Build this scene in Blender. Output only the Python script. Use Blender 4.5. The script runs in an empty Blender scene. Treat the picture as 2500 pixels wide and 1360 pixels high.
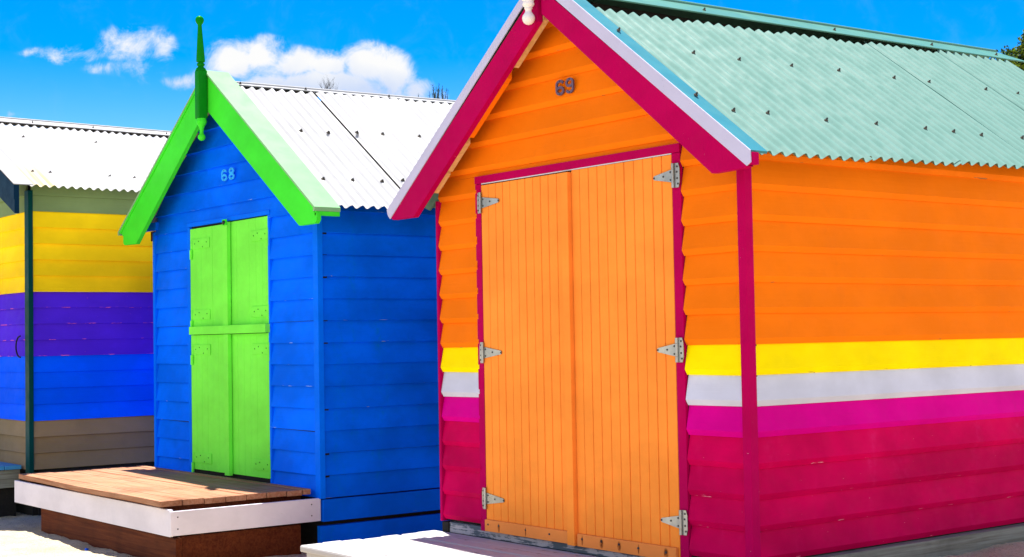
import bpy, bmesh, math, random
from mathutils import Vector, Matrix
from bpy import context as ctx
random.seed(7)
R_ = math.radians
S = bpy.context.scene
COL = S.collection

# ------------------------------------------------------------------ render / view
S.view_settings.view_transform = 'Standard'
S.view_settings.look = 'None'
S.view_settings.gamma = 1.0
S.view_settings.exposure = 1.58
S.cycles.use_denoising = True
S.cycles.max_bounces = 10
S.cycles.diffuse_bounces = 6

# ------------------------------------------------------------------ node helpers
def new_mat(name):
    m = bpy.data.materials.new(name); m.use_nodes = True
    nt = m.node_tree; nt.nodes.clear()
    out = nt.nodes.new('ShaderNodeOutputMaterial')
    p = nt.nodes.new('ShaderNodeBsdfPrincipled')
    nt.links.new(p.outputs[0], out.inputs[0])
    return m, nt, p
def N(nt, t, **kw):
    n = nt.nodes.new(t)
    for k, v in kw.items(): setattr(n, k, v)
    return n
def math_(nt, op, a, b=None, c=None, clamp=False):
    n = N(nt, 'ShaderNodeMath', operation=op); n.use_clamp = clamp
    for i, v in enumerate((a, b, c)):
        if v is None: continue
        if hasattr(v, 'links'): nt.links.new(v, n.inputs[i])
        else: n.inputs[i].default_value = v
    return n.outputs[0]
def pos(nt, scale):
    g = N(nt, 'ShaderNodeNewGeometry'); mp = N(nt, 'ShaderNodeMapping')
    mp.inputs['Scale'].default_value = scale
    nt.links.new(g.outputs['Position'], mp.inputs['Vector'])
    return mp.outputs[0], g
def noise(nt, scale, sc=1.0, detail=4, rough=.55, dist=0):
    v, g = pos(nt, scale)
    n = N(nt, 'ShaderNodeTexNoise'); n.inputs['Scale'].default_value = sc
    n.inputs['Detail'].default_value = detail; n.inputs['Roughness'].default_value = rough
    n.inputs['Distortion'].default_value = dist
    nt.links.new(v, n.inputs['Vector']); return n.outputs[0]
def mix(nt, fac, a, b, mode='MIX'):
    n = N(nt, 'ShaderNodeMix', data_type='RGBA', blend_type=mode)
    for i, v in ((0, fac), (6, a), (7, b)):
        if hasattr(v, 'links'): nt.links.new(v, n.inputs[i])
        elif i == 0: n.inputs[0].default_value = v
        else: n.inputs[i].default_value = (*v, 1) if len(v) == 3 else v
    return n.outputs[2]
def ramp(nt, v, a, b, lo=0.0, hi=1.0):
    n = N(nt, 'ShaderNodeMapRange', interpolation_type='SMOOTHSTEP')
    nt.links.new(v, n.inputs[0])
    n.inputs[1].default_value = a; n.inputs[2].default_value = b
    n.inputs[3].default_value = lo; n.inputs[4].default_value = hi
    return n.outputs[0]

H_GRAIN = (2.2, 2.2, 70); V_GRAIN = (60, 60, 2.0); X_GRAIN = (1.6, 55, 55); Y_GRAIN = (55, 1.6, 55)
def paint(name, c, rough=.55, grain=H_GRAIN, bump=.12, vary=.12, chip=0.0, chipc=(.7, .66, .6), z0=None, zp=.16, dirt=.15, dirtc=None, spec=.02, edge=.66):
    m, nt, p = new_mat(name)
    col = c
    # slow patchiness of an old paint coat
    a = noise(nt, (1.7, 1.7, 2.6), 1.0, 5, .6)
    k = ramp(nt, a, .3, .72, 1 - vary, 1 + vary * .6)
    cc = N(nt, 'ShaderNodeCombineColor')
    for i in range(3): nt.links.new(math_(nt, 'MULTIPLY', k, c[i]), cc.inputs[i])
    col = cc.outputs[0]
    if z0 is not None:      # every board dries a touch differently
        g = N(nt, 'ShaderNodeNewGeometry'); sx = N(nt, 'ShaderNodeSeparateXYZ'); nt.links.new(g.outputs['Position'], sx.inputs[0])
        t = math_(nt, 'DIVIDE', math_(nt, 'SUBTRACT', sx.outputs[2], z0), zp)
        fl = math_(nt, 'FLOOR', t); fr = math_(nt, 'FRACT', t)
        wn = N(nt, 'ShaderNodeTexWhiteNoise', noise_dimensions='1D'); nt.links.new(fl, wn.inputs['W'])
        hs = N(nt, 'ShaderNodeHueSaturation'); nt.links.new(col, hs.inputs['Color'])
        nt.links.new(ramp(nt, wn.outputs[0], 0, 1, .93, 1.06), hs.inputs['Value'])
        col = hs.outputs[0]
    if dirt:
        d = noise(nt, (5, 5, .9), 1.0, 6, .65)
        d2 = noise(nt, (26, 26, 26), 1.0, 4, .6)
        dm = math_(nt, 'MULTIPLY', ramp(nt, d, .52, .8), ramp(nt, d2, .35, .7))
        dm = math_(nt, 'MULTIPLY', dm, dirt)
        col = mix(nt, dm, col, dirtc or tuple(min(1, x * .55 + .02) for x in c))
    if chip:
        s = noise(nt, (34, 34, 90), 1.0, 3, .6)
        th = .80 - chip * .12
        cm = ramp(nt, s, th, th + .02)
        if z0 is not None:
            low = ramp(nt, fr, .06, .02, 0, 1)
            s2 = noise(nt, (7, 7, 60), 1.0, 3, .6)
            lowm = math_(nt, 'MULTIPLY', low, ramp(nt, s2, edge, edge + .03))
            cm = math_(nt, 'MAXIMUM', math_(nt, 'MULTIPLY', cm, .8), lowm)
        col = mix(nt, cm, col, chipc)
    nt.links.new(col, p.inputs['Base Color'])
    r = noise(nt, (9, 9, 9), 1.0, 4, .6)
    nt.links.new(ramp(nt, r, .3, .7, rough - .06, rough + .12), p.inputs['Roughness'])
    p.inputs['Specular IOR Level'].default_value = spec
    b1 = noise(nt, grain, 1.0, 5, .6); b2 = noise(nt, (14, 14, 14), 1.0, 5, .6)
    h = math_(nt, 'ADD', b1, math_(nt, 'MULTIPLY', b2, .8))
    bp = N(nt, 'ShaderNodeBump'); bp.inputs['Strength'].default_value = bump; bp.inputs['Distance'].default_value = .01
    nt.links.new(h, bp.inputs['Height']); nt.links.new(bp.outputs[0], p.inputs['Normal'])
    return m
def wood(name, c1, c2, grain=X_GRAIN, bump=.35, rough=.75):
    m, nt, p = new_mat(name)
    a = noise(nt, grain, 1.0, 6, .65, .6); b = noise(nt, (2.3, 2.3, 2.3), 1.0, 5, .6)
    col = mix(nt, ramp(nt, a, .3, .7), c1, c2)
    col = mix(nt, ramp(nt, b, .45, .75, 0, .6), col, tuple(x * .55 for x in c1))
    nt.links.new(col, p.inputs['Base Color']); p.inputs['Roughness'].default_value = rough; p.inputs['Specular IOR Level'].default_value = .12
    bp = N(nt, 'ShaderNodeBump'); bp.inputs['Strength'].default_value = bump; bp.inputs['Distance'].default_value = .006
    nt.links.new(a, bp.inputs['Height']); nt.links.new(bp.outputs[0], p.inputs['Normal'])
    return m
def worn_wood(name, cp, cw, grain=X_GRAIN, amount=.55):
    m, nt, p = new_mat(name)
    a = noise(nt, grain, 1.0, 6, .7, .4); b = noise(nt, (6, 14, 14), 1.0, 6, .7)
    s = math_(nt, 'ADD', math_(nt, 'MULTIPLY', a, .5), math_(nt, 'MULTIPLY', b, .5))
    f = ramp(nt, s, amount, amount + .05)
    w = mix(nt, a, tuple(x * .5 for x in cw), cw)
    nt.links.new(mix(nt, f, cp, w), p.inputs['Base Color']); p.inputs['Roughness'].default_value = .7
    bp = N(nt, 'ShaderNodeBump'); bp.inputs['Strength'].default_value = .4; bp.inputs['Distance'].default_value = .006
    nt.links.new(math_(nt, 'SUBTRACT', a, math_(nt, 'MULTIPLY', f, .3)), bp.inputs['Height']); nt.links.new(bp.outputs[0], p.inputs['Normal'])
    return m
def metal(name, c, rough=.38, met=.0, vary=.1, stain=None, bump=.05, speck=.35):
    m, nt, p = new_mat(name)
    a = noise(nt, (3, 3, 3), 1.0, 6, .65)
    col = mix(nt, ramp(nt, a, .3, .7), tuple(x * (1 - vary) for x in c), tuple(min(1, x * (1 + vary * .5)) for x in c))
    sp = noise(nt, (60, 60, 60), 1.0, 2, .5)
    col = mix(nt, ramp(nt, sp, .72, .76, 0, speck), col, tuple(x * .55 for x in c))
    if stain:
        x0, w0, sc = stain
        g = N(nt, 'ShaderNodeNewGeometry'); sx = N(nt, 'ShaderNodeSeparateXYZ'); nt.links.new(g.outputs['Position'], sx.inputs[0])
        d = math_(nt, 'ABSOLUTE', math_(nt, 'SUBTRACT', sx.outputs[1], x0))
        f = math_(nt, 'MULTIPLY', ramp(nt, d, w0, w0 * .2), ramp(nt, sx.outputs[0], -8.256, -7.76))
        st = noise(nt, (1.2, 45, 1.2), 1.0, 3, .6)
        f = math_(nt, 'MULTIPLY', f, ramp(nt, st, .38, .6, .15, 1))
        col = mix(nt, f, col, sc)
    nt.links.new(col, p.inputs['Base Color']); p.inputs['Metallic'].default_value = met
    if met == 0: p.inputs['Specular IOR Level'].default_value = .1
    r = noise(nt, (7, 7, 7), 1.0, 4, .6)
    nt.links.new(ramp(nt, r, .3, .7, rough - .05, rough + .15), p.inputs['Roughness'])
    if not bump: return m
    bp = N(nt, 'ShaderNodeBump'); bp.inputs['Strength'].default_value = bump; bp.inputs['Distance'].default_value = .02
    nt.links.new(a, bp.inputs['Height']); nt.links.new(bp.outputs[0], p.inputs['Normal'])
    return m

# ------------------------------------------------------------------ materials
M = {}
Zo = 0.0
M['orange'] = paint('orange_paint', (.79, .170, .004), chip=.35, chipc=(.25, .12, .05), z0=Zo, dirt=.15, vary=.07)
M['orange_door'] = paint('orange_door_paint', (.90, .275, .04), grain=V_GRAIN, dirt=.35, dirtc=(.75, .22, .02), chip=.15, chipc=(.3, .2, .12))
def rail_mat(xs):
    m = paint('orange_rail_paint', (.80, .26, .06), dirt=.5, dirtc=(.5, .18, .06), chip=.3, chipc=(.3, .2, .12))
    nt = m.node_tree; p = [n for n in nt.nodes if n.type == 'BSDF_PRINCIPLED'][0]; src = p.inputs['Base Color'].links[0].from_socket
    g = N(nt, 'ShaderNodeNewGeometry'); sx = N(nt, 'ShaderNodeSeparateXYZ'); nt.links.new(g.outputs['Position'], sx.inputs[0]); acc = None
    for x, wd in xs:
        dx = math_(nt, 'DIVIDE', math_(nt, 'SUBTRACT', sx.outputs[0], x), wd); dz = math_(nt, 'DIVIDE', math_(nt, 'ADD', sx.outputs[2], .163), .034)
        e = math_(nt, 'ADD', math_(nt, 'MULTIPLY', dx, dx), math_(nt, 'MULTIPLY', dz, dz)); v = ramp(nt, e, 1.0, .1)
        acc = v if acc is None else math_(nt, 'MAXIMUM', acc, v)
    k = noise(nt, (50, 50, 30), 1.0, 3, .6); acc = math_(nt, 'MULTIPLY', acc, ramp(nt, k, .3, .65, .3, 1))
    nt.links.new(mix(nt, acc, src, (.16, .035, .008)), p.inputs['Base Color']); return m
M['rail'] = rail_mat([(-2.12, .014), (-1.85, .007), (-1.32, .010), (-1.15, .020), (-1.0, .018), (-.84, .008), (-.62, .022)])
M['yellow'] = paint('yellow_paint', (.92, .74, .0), chip=.2, chipc=(.1, .08, .05), z0=Zo, dirt=.1)
M['white_board'] = paint('white_board_paint', (.58, .61, .74), chip=.2, chipc=(.2, .2, .2), z0=Zo, dirt=.1)
M['magenta'] = paint('magenta_paint', (.58, .0, .23), z0=Zo, dirt=.2)
M['crimson'] = paint('crimson_paint', (.51, .0, .072), chip=.5, chipc=(.7, .25, .35), z0=Zo, dirt=.45, dirtc=(.62, .02, .16), vary=.2)
M['crimson_trim'] = paint('crimson_trim_paint', (.40, .0, .075), grain=V_GRAIN, chip=.45, chipc=(.75, .4, .45), dirt=.15)
M['blue'] = paint('blue_paint', (.0, .145, .98), chip=.2, chipc=(.25, .42, .75), z0=.048, dirt=.3, dirtc=(.0, .09, .5), vary=.2)
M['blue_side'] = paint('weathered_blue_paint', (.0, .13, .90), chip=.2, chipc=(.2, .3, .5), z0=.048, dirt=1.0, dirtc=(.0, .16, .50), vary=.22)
M['blue_trim'] = paint('blue_trim_paint', (.0, .145, .95), grain=V_GRAIN, dirt=.2)
M['green_door'] = paint('light_green_paint', (.18, .84, .07), grain=V_GRAIN, dirt=.4, dirtc=(.05, .62, .10), bump=.3, chip=.1, chipc=(.1, .3, .05))
M['green_trim'] = paint('green_trim_paint', (.05, .70, .03), dirt=.1, grain=(8, 8, 8), rough=.35)
M['dark_green'] = paint('dark_green_paint', (.004, .20, .01), dirt=.1, grain=V_GRAIN, rough=.3)
M['number_blue'] = paint('pale_blue_paint', (.03, .38, .92), dirt=.1, grain=(8, 8, 8))
M['number_grey'] = metal('number_metal', (.10, .06, .12), rough=.4, met=.3)
M['l_grey'] = paint('sage_paint', (.20, .28, .12), z0=-.076, zp=.144, dirt=.4, chip=.2)
M['l_yellow'] = paint('warm_yellow_paint', (.98, .66, .008), z0=-.076, zp=.144, dirt=.2, dirtc=(.6, .36, .02))
M['l_purple'] = paint('purple_paint', (.08, .02, .64), edge=.56, z0=-.076, zp=.144, dirt=.2, chip=.5, chipc=(.75, .12, .35))
M['l_blue'] = paint('bright_blue_paint', (.0, .10, .95), z0=-.076, zp=.144, dirt=.2)
M['l_brown'] = paint('tan_paint', (.24, .17, .09), z0=-.076, zp=.144, dirt=.35)
M['navy'] = paint('navy_paint', (.004, .022, .05), grain=(8, 8, 8), dirt=.1, rough=.35)
M['dark_teal'] = paint('dark_teal_paint', (.002, .045, .045), grain=V_GRAIN, dirt=.1, rough=.35)
M['teal_roof'] = metal('teal_roof_metal', (.104, .215, .185), rough=.6, vary=.012, bump=0, speck=.1)
M['teal_cap'] = metal('teal_cap_metal', (.065, .185, .145), rough=.38, vary=.06)
M['teal_flash'] = metal('turquoise_flashing_metal', (.035, .165, .20), rough=.35, vary=.1)
M['lavender'] = metal('lavender_trim_metal', (.47, .47, .66), rough=.35, vary=.05)
M['white_roof'] = metal('white_roof_metal', (.345, .345, .345), rough=.4, vary=.05)
M['white_roof_l'] = metal('stained_white_roof_metal', (.345, .345, .34), rough=.4, vary=.05, stain=(-.877, .155, (.55, .42, .18)))
M['green_flash'] = metal('pale_green_flashing_metal', (.21, .42, .20), rough=.35, vary=.08)
M['screw'] = metal('dark_screw_metal', (.05, .05, .05), rough=.4, met=.6)
M['washer'] = metal('washer_rubber', (.09, .075, .06), rough=.6)
M['galv'] = metal('galvanised_metal', (.36, .38, .38), rough=.3, met=.85, vary=.35)
M['brass'] = metal('dull_brass_metal', (.5, .42, .28), rough=.3, met=.8)
M['white_turned'] = paint('white_turned_paint', (.76, .74, .76), grain=(8, 8, 8), dirt=.25, dirtc=(.6, .5, .35), bump=.05)
M['deck'] = wood('weathered_deck_wood', (.27, .105, .048), (.39, .21, .125))
M['deck_dark'] = wood('red_brown_wood', (.06, .010, .003), (.12, .03, .008))
M['white_fascia'] = paint('whitewashed_board', (.64, .62, .70), grain=X_GRAIN, dirt=.5, dirtc=(.5, .5, .58), chip=.1, chipc=(.4, .35, .3))
M['worn_white'] = worn_wood('worn_white_deck', (.40, .385, .38), (.17, .145, .12), amount=.57)
M['worn_blue'] = worn_wood('worn_blue_deck', (.03, .22, .48), (.25, .25, .25), amount=.62)
M['grey_wood'] = wood('grey_weathered_wood', (.13, .125, .10), (.23, .24, .21), grain=Y_GRAIN)
M['grey_wood_x'] = worn_wood('flaked_base_timber', (.34, .33, .36), (.07, .10, .13), amount=.48)
M['tan_wood'] = wood('raw_pine', (.52, .30, .11), (.66, .42, .19), grain=(20, 20, 20))
M['dark_in'] = wood('cavity_shade_timber', (.012, .012, .012), (.02, .018, .016))  # near-black colour stands in for the shade inside gaps and hollows
M['bark'] = wood('tree_bark', (.035, .04, .045), (.07, .07, .07), grain=(20, 20, 4))
M['rope'] = metal('black_rope', (.01, .01, .012), rough=.6)
M['plastic'] = metal('blue_plastic', (.0, .06, .5), rough=.3)

def foliage_mat(name, c1, c2):
    m, nt, p = new_mat(name)
    a = noise(nt, (2.2, 2.2, 2.2), 1.0, 4, .6); b = noise(nt, (30, 30, 30), 1.0, 2, .5)
    col = mix(nt, ramp(nt, a, .35, .65), c1, c2); p.inputs['Specular IOR Level'].default_value = 0; col = mix(nt, ramp(nt, b, .5, .7, 0, .7), col, (.17, .17, .02))
    nt.links.new(col, p.inputs['Base Color']); p.inputs['Roughness'].default_value = .6
    return m
M['leaf'] = foliage_mat('dark_foliage', (.02, .05, .008), (.08, .13, .012))
M['twig'] = foliage_mat('blue_green_needles', (.012, .035, .06), (.03, .06, .06))

# sand
def sand_mat():
    m, nt, p = new_mat('sand')
    a = noise(nt, (1.4, 1.4, 1.4), 1.0, 6, .6); b = noise(nt, (22, 22, 22), 1.0, 5, .7); c = noise(nt, (120, 120, 120), 1.0, 2, .5)
    col = mix(nt, ramp(nt, a, .35, .65), (.50, .41, .26), (.63, .53, .36))
    col = mix(nt, ramp(nt, b, .5, .72, 0, .6), col, (.36, .28, .18))
    col = mix(nt, ramp(nt, c, .70, .74), col, (.75, .73, .70))
    col = mix(nt, ramp(nt, c, .38, .32), col, (.12, .09, .07))
    # pale and dark grit specks are scattered over all the sand
    nt.links.new(col, p.inputs['Base Color']); p.inputs['Roughness'].default_value = .9
    p.inputs['Specular IOR Level'].default_value = .15
    bp = N(nt, 'ShaderNodeBump'); bp.inputs['Strength'].default_value = 1.0; bp.inputs['Distance'].default_value = .03
    nt.links.new(math_(nt, 'ADD', b, math_(nt, 'MULTIPLY', c, .5)), bp.inputs['Height']); nt.links.new(bp.outputs[0], p.inputs['Normal'])
    return m
M['sand'] = sand_mat()

# ------------------------------------------------------------------ mesh helpers
class G:
    """collects shapes; build() links them as one mesh object"""
    def __init__(self): self.bm = bmesh.new(); self.mats = []
    def mi(self, m):
        if m not in self.mats: self.mats.append(m)
        return self.mats.index(m)
    def poly(self, pts, faces, m):
        i = self.mi(m); vs = [self.bm.verts.new(p) for p in pts]
        out = []
        for f in faces:
            try:
                fc = self.bm.faces.new([vs[k] for k in f]); fc.material_index = i; out.append(fc)
            except ValueError: pass
        return vs, out
    def box(self, x0, x1, y0, y1, z0, z1, m, bev=0.0, jit=0.0):
        j = lambda: random.uniform(-jit, jit) if jit else 0
        pts = [(x + j(), y + j(), z + j()) for x in (x0, x1) for y in (y0, y1) for z in (z0, z1)]
        vs, fs = self.poly(pts, [(0, 1, 3, 2), (4, 6, 7, 5), (0, 4, 5, 1), (2, 3, 7, 6), (0, 2, 6, 4), (1, 5, 7, 3)], m)
        if bev:
            es = list({e for f in fs for e in f.edges})
            r = bmesh.ops.bevel(self.bm, geom=es, offset=bev, segments=2, profile=.6, affect='EDGES')
            for f in r['faces']: f.material_index = self.mi(m)
    def prism(self, poly, a, b, m, axis='y'):
        """poly in the two other axes, extruded from a to b along axis"""
        n = len(poly)
        if axis == 'y': f = lambda p, t: (p[0], t, p[1])
        elif axis == 'x': f = lambda p, t: (t, p[0], p[1])
        else: f = lambda p, t: (p[0], p[1], t)
        pts = [f(p, a) for p in poly] + [f(p, b) for p in poly]
        faces = [tuple(range(n)), tuple(range(2 * n - 1, n - 1, -1))] + [(i, (i + 1) % n, (i + 1) % n + n, i + n) for i in range(n)]
        return self.poly(pts, faces, m)
    def cyl(self, p0, p1, r0, r1, m, seg=12, cap=True):
        p0, p1 = Vector(p0), Vector(p1); d = (p1 - p0).normalized()
        a = d.orthogonal().normalized(); b = d.cross(a)
        pts = [p0 + (a * math.cos(t) + b * math.sin(t)) * r0 for t in [2 * math.pi * i / seg for i in range(seg)]]
        pts += [p1 + (a * math.cos(t) + b * math.sin(t)) * r1 for t in [2 * math.pi * i / seg for i in range(seg)]]
        fc = [(i, (i + 1) % seg, (i + 1) % seg + seg, i + seg) for i in range(seg)]
        if cap: fc += [tuple(range(seg)), tuple(range(2 * seg - 1, seg - 1, -1))]
        self.poly(pts, fc, m)
    def lathe(self, x, y, prof, m, seg=20, lean=(0, 0), square=False):
        """prof: (z, r)"""
        z00 = prof[0][0]; pts = []; n = len(prof)
        for z, r in prof:
            for i in range(seg):
                t = 2 * math.pi * i / seg + (math.pi / seg)
                pts.append((x + r * math.cos(t) + lean[0] * (z - z00), y + r * math.sin(t) + lean[1] * (z - z00), z))
        fc = [(k * seg + i, k * seg + (i + 1) % seg, (k + 1) * seg + (i + 1) % seg, (k + 1) * seg + i) for k in range(n - 1) for i in range(seg)]
        fc += [tuple(range(seg)), tuple(range((n - 1) * seg, n * seg))]
        self.poly(pts, fc, m)
    def ribbon(self, path, w, y0, y1, m, closed=False):
        """flat band following a path in X-Z, thickness y0..y1"""
        n = len(path); L = []; Rr = []
        for i in range(n):
            if closed: a, b = path[i - 1], path[(i + 1) % n]
            else: a, b = path[max(0, i - 1)], path[min(n - 1, i + 1)]
            dx, dz = b[0] - a[0], b[1] - a[1]; l = math.hypot(dx, dz) or 1
            nx, nz = -dz / l * w / 2, dx / l * w / 2
            L.append((path[i][0] + nx, path[i][1] + nz)); Rr.append((path[i][0] - nx, path[i][1] - nz))
        pts = [(p[0], y0, p[1]) for p in L] + [(p[0], y0, p[1]) for p in Rr] + [(p[0], y1, p[1]) for p in L] + [(p[0], y1, p[1]) for p in Rr]
        fc = []
        for i in range(n if closed else n - 1):
            j = (i + 1) % n
            fc += [(i, j, n + j, n + i), (2 * n + i, 3 * n + i, 3 * n + j, 2 * n + j), (i, 2 * n + i, 2 * n + j, j), (n + i, n + j, 3 * n + j, 3 * n + i)]
        if not closed: fc += [(0, n, 3 * n, 2 * n), (n - 1, 3 * n - 1, 4 * n - 1, 2 * n - 1)]
        self.poly(pts, fc, m)
    size = 1.0   # size factor of the hut being built, about its base point
    def build(self, name, parent=None, label=None, smooth=False, angle=35):
        me = bpy.data.meshes.new(name)
        bmesh.ops.recalc_face_normals(self.bm, faces=self.bm.faces)
        off = Vector((0, 0, 0)); q = parent
        while q is not None: off += q.location; q = q.parent
        bmesh.ops.translate(self.bm, verts=self.bm.verts, vec=-off)
        if G.size != 1: bmesh.ops.scale(self.bm, verts=self.bm.verts, vec=(G.size,) * 3)
        self.bm.to_mesh(me); self.bm.free()
        for m in self.mats: me.materials.append(M[m])
        if smooth:
            for p in me.polygons: p.use_smooth = True
            me.set_sharp_from_angle(angle=R_(angle))
        o = bpy.data.objects.new(name, me); COL.objects.link(o)
        if parent is not None: o.parent = parent
        if label: o['label'] = label
        return o
def thing(name, label, cat, loc, group=None):
    o = bpy.data.objects.new(name, None); COL.objects.link(o); o.location = loc; o.empty_display_size = .2
    o['label'] = label; o['category'] = cat
    if group: o['group'] = group
    return o
def tag(o, label, cat, group=None):
    o['label'] = label; o['category'] = cat
    if group: o['group'] = group
    return o

# ------------------------------------------------------------------ weatherboards
def wall(g, org, u, n, zs, pitch, mats, smin, smax, D=.030, r=.024, openings=(), bead=True, zcap=None):
    """zs: bottom edge of every board, mats: their paint; smin/smax are functions of z (distance along u);
    org = a point of the drip-edge plane, n outward normal"""
    ox, oy = org; bx, by = ox - n[0] * D, oy - n[1] * D
    P = lambda s, d, z: (bx + u[0] * s + n[0] * d, by + u[1] * s + n[1] * d, z)
    for zb, mt in zip(zs, mats):
        zt = zb + pitch
        if zcap is not None: zt = min(zt, zcap)
        if zt <= zb: continue
        wob = [random.uniform(-.0022, .0022) for _ in range(2)]
        cuts = sorted({zb, zt} | {o[2] for o in openings if zb < o[2] < zt})
        for a, b in zip(cuts[:-1], cuts[1:]):
            dd = lambda z: .005 + (D - .005) * min(1, max(0, (zb + pitch - z) / pitch))
            prof = [(.0, b + (.010 if b == zt else 0)), (dd(b) - .002, b + (.010 if b == zt else 0))]
            if a == zb:
                if bead:
                    prof += [(D + .001, zb + .031), (D, zb + .029), (D - .007, zb + .015), (D - .013, zb + .006), (D - .015, zb + .002), (D - .016, zb)]
                else:
                    prof.append((dd(zb + r) - .0005, zb + r * 1.05))
                    for k in range(1, 6):
                        t = math.pi / 2 * k / 5
                        prof.append((D - r + r * math.cos(t), zb + r - r * math.sin(t)))
                prof.append((.0, zb + .002))
            else: prof += [(dd(a), a), (0, a)]
            segs = [(None, None)]
            op = [o for o in openings if o[2] > a + 1e-6]
            if op:
                cur = None; segs = []
                for o in sorted(op): segs.append((cur, o[0])); cur = o[1]
                segs.append((cur, None))
            for s0, s1 in segs:
                lp, rp = [], []
                zc = (a + b) / 2; ok = True
                for d, z in prof:
                    w = 1.0
                    l = smin(z) if s0 is None else s0; rr_ = smax(z) if s1 is None else s1
                    if rr_ - l < .004: rr_ = l + .004 if rr_ < l + .004 else rr_
                    dw = wob[0] * (1 if d > .002 else 0)
                    lp.append(P(l, d + dw, z + wob[1] * .6)); rp.append(P(rr_, d + dw - wob[1] * .5 * (d > .002), z - wob[1] * .6))
                if (smax(zc) if s1 is None else s1) - (smin(zc) if s0 is None else s0) < .02: continue
                k = len(prof)
                g.poly(lp + rp, [(i, i + 1, k + i + 1, k + i) for i in range(k - 1)] + [(k - 1, 0, k, 2 * k - 1), tuple(range(k)), tuple(range(2 * k - 1, k - 1, -1))], mt)

def corrugated(g, y0, y1, xe, ze, xr, zr, m, pitch=.09, amp=.0135, rise=0.0, up=0.0, th=.0022, phase=0.0, skew=0.0, bow=0.0):
    """one corrugated sheet; waves run along Y, ribs along the slope; outer skin, inner skin and edges"""
    n = max(4, int(round((y1 - y0) / pitch * 12))); T = [0, .5, 1.0]
    sx, sz = xr - xe, zr - ze; L = math.hypot(sx, sz); nx, nz = -sz / L, sx / L
    if nz < 0: nx, nz = -nx, -nz
    pts = []
    for layer in (0, 1):
        for i in range(n + 1):
            y = y0 + (y1 - y0) * i / n
            w = amp * math.cos(2 * math.pi * (y + phase) / pitch) + up - layer * th
            for t in T:
                k = bow * math.sin(math.pi * t)
                x = xe + sx * t + nx * (w + k) - (sx / L) * skew * (1 - t) * ((y - y0) / (y1 - y0)); z = ze + sz * t + nz * (w + k) + rise * (y + .18) 
                pts.append((x, y, z))
    m1 = (n + 1) * 3; fc = []
    for i in range(n):
        for j in range(2):
            a = i * 3 + j; b = a + 3
            fc += [(a, a + 1, b + 1, b), (m1 + a, m1 + b, m1 + b + 1, m1 + a + 1)]
        for j in (0, 2): a = i * 3 + j; fc.append((a, a + 3, m1 + a + 3, m1 + a))
    for i in (0, n):
        for j in range(2): a = i * 3 + j; fc.append((a, a + 1, m1 + a + 1, m1 + a))
    g.poly(pts, fc, m)

def roof_screw(parent, x, y, z, nrm, s=.7):
    g = G(); p = Vector((x, y, z)); n = Vector(nrm).normalized()
    g.cyl(p - n * .004, p + n * .003, .017 * s, .015 * s, 'washer', 12)
    g.cyl(p + n * .003, p + n * .013, .0095 * s, .0085 * s, 'screw', 6)
    g.cyl(p + n * .013, p + n * .017, .006 * s, .003 * s, 'screw', 6)
    return g.build('roof_screw', parent)

def hinge_T(parent, xb, z, tipx, platex, yf, mt='galv', hz=.066):
    """T hinge: barrel at xb, strap to tipx, upright plate to platex; yf face plane"""
    g = G(); sg = 1 if tipx > xb else -1
    pr = [(xb, z + .034), (xb + sg * .02, z + .034), (tipx - sg * .02, z + .014), (tipx - sg * .006, z + .0125), (tipx + sg * .003, z + .008), (tipx + sg * .006, z), (tipx + sg * .003, z - .008), (tipx - sg * .006, z - .0125), (tipx - sg * .02, z - .014), (xb + sg * .02, z - .034), (xb, z - .034)]
    g.prism(pr, yf - .005, yf - .001, mt)
    s2 = 1 if platex > xb else -1
    w = platex - xb
    pl = [(xb, z + hz), (xb + w * .8, z + hz), (platex, z + hz * .55), (platex, z - hz * .55), (xb + w * .8, z - hz), (xb, z - hz)]
    g.prism(pl, yf - .006, yf - .002, mt)
    for a, b in ((-hz, -.036), (-.0345, .0345), (.036, hz)):
        g.cyl((xb, yf - .010, z + a), (xb, yf - .010, z + b), .0095, .0095, mt, 12)
    for px_, pz in ((tipx, z), (xb + (tipx - xb) * .52, z + .002), (xb + sg * .024, z + .021), (xb + sg * .024, z - .021)):
        g.cyl((px_, yf - .0075, pz), (px_, yf - .002, pz), .0055, .0065, 'screw', 10)
    for fx, fz in ((.62, .72), (.55, .28), (.62, -.25), (.72, -.7)):
        g.cyl((xb + w * fx, yf - .0085, z + hz * fz), (xb + w * fx, yf - .002, z + hz * fz), .0055, .0065, 'screw', 10)
    return g.build('hinge', parent, smooth=True)

def butt_hinge(parent, x0, x1, z, yf, side):
    g = G()
    g.box(x0, x1, yf - .006, yf - .001, z - .042, z + .042, 'green_door', .0015)
    if side < 0:
        g.box(x0 - .028, x0 - .004, yf - .010, yf + .02, z - .042, z + .040, 'green_door', .0015)
        g.cyl((x0 - .014, yf - .012, z - .125), (x0 - .014, yf - .012, z - .046), .012, .012, 'green_door', 10)
    else:
        g.cyl((x1 + .004, yf - .008, z - .09), (x1 + .004, yf - .008, z + .05), .008, .008, 'green_door', 10)
    for i, dz in enumerate((.012, .028, -.02, .016)):
        fx = x0 + (x1 - x0) * (.15 + .23 * i)
        g.cyl((fx, yf - .0085, z + dz - .01), (fx, yf - .003, z + dz - .01), .005, .006, 'dark_green', 8)
    return g.build('hinge', parent, smooth=True)

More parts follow.
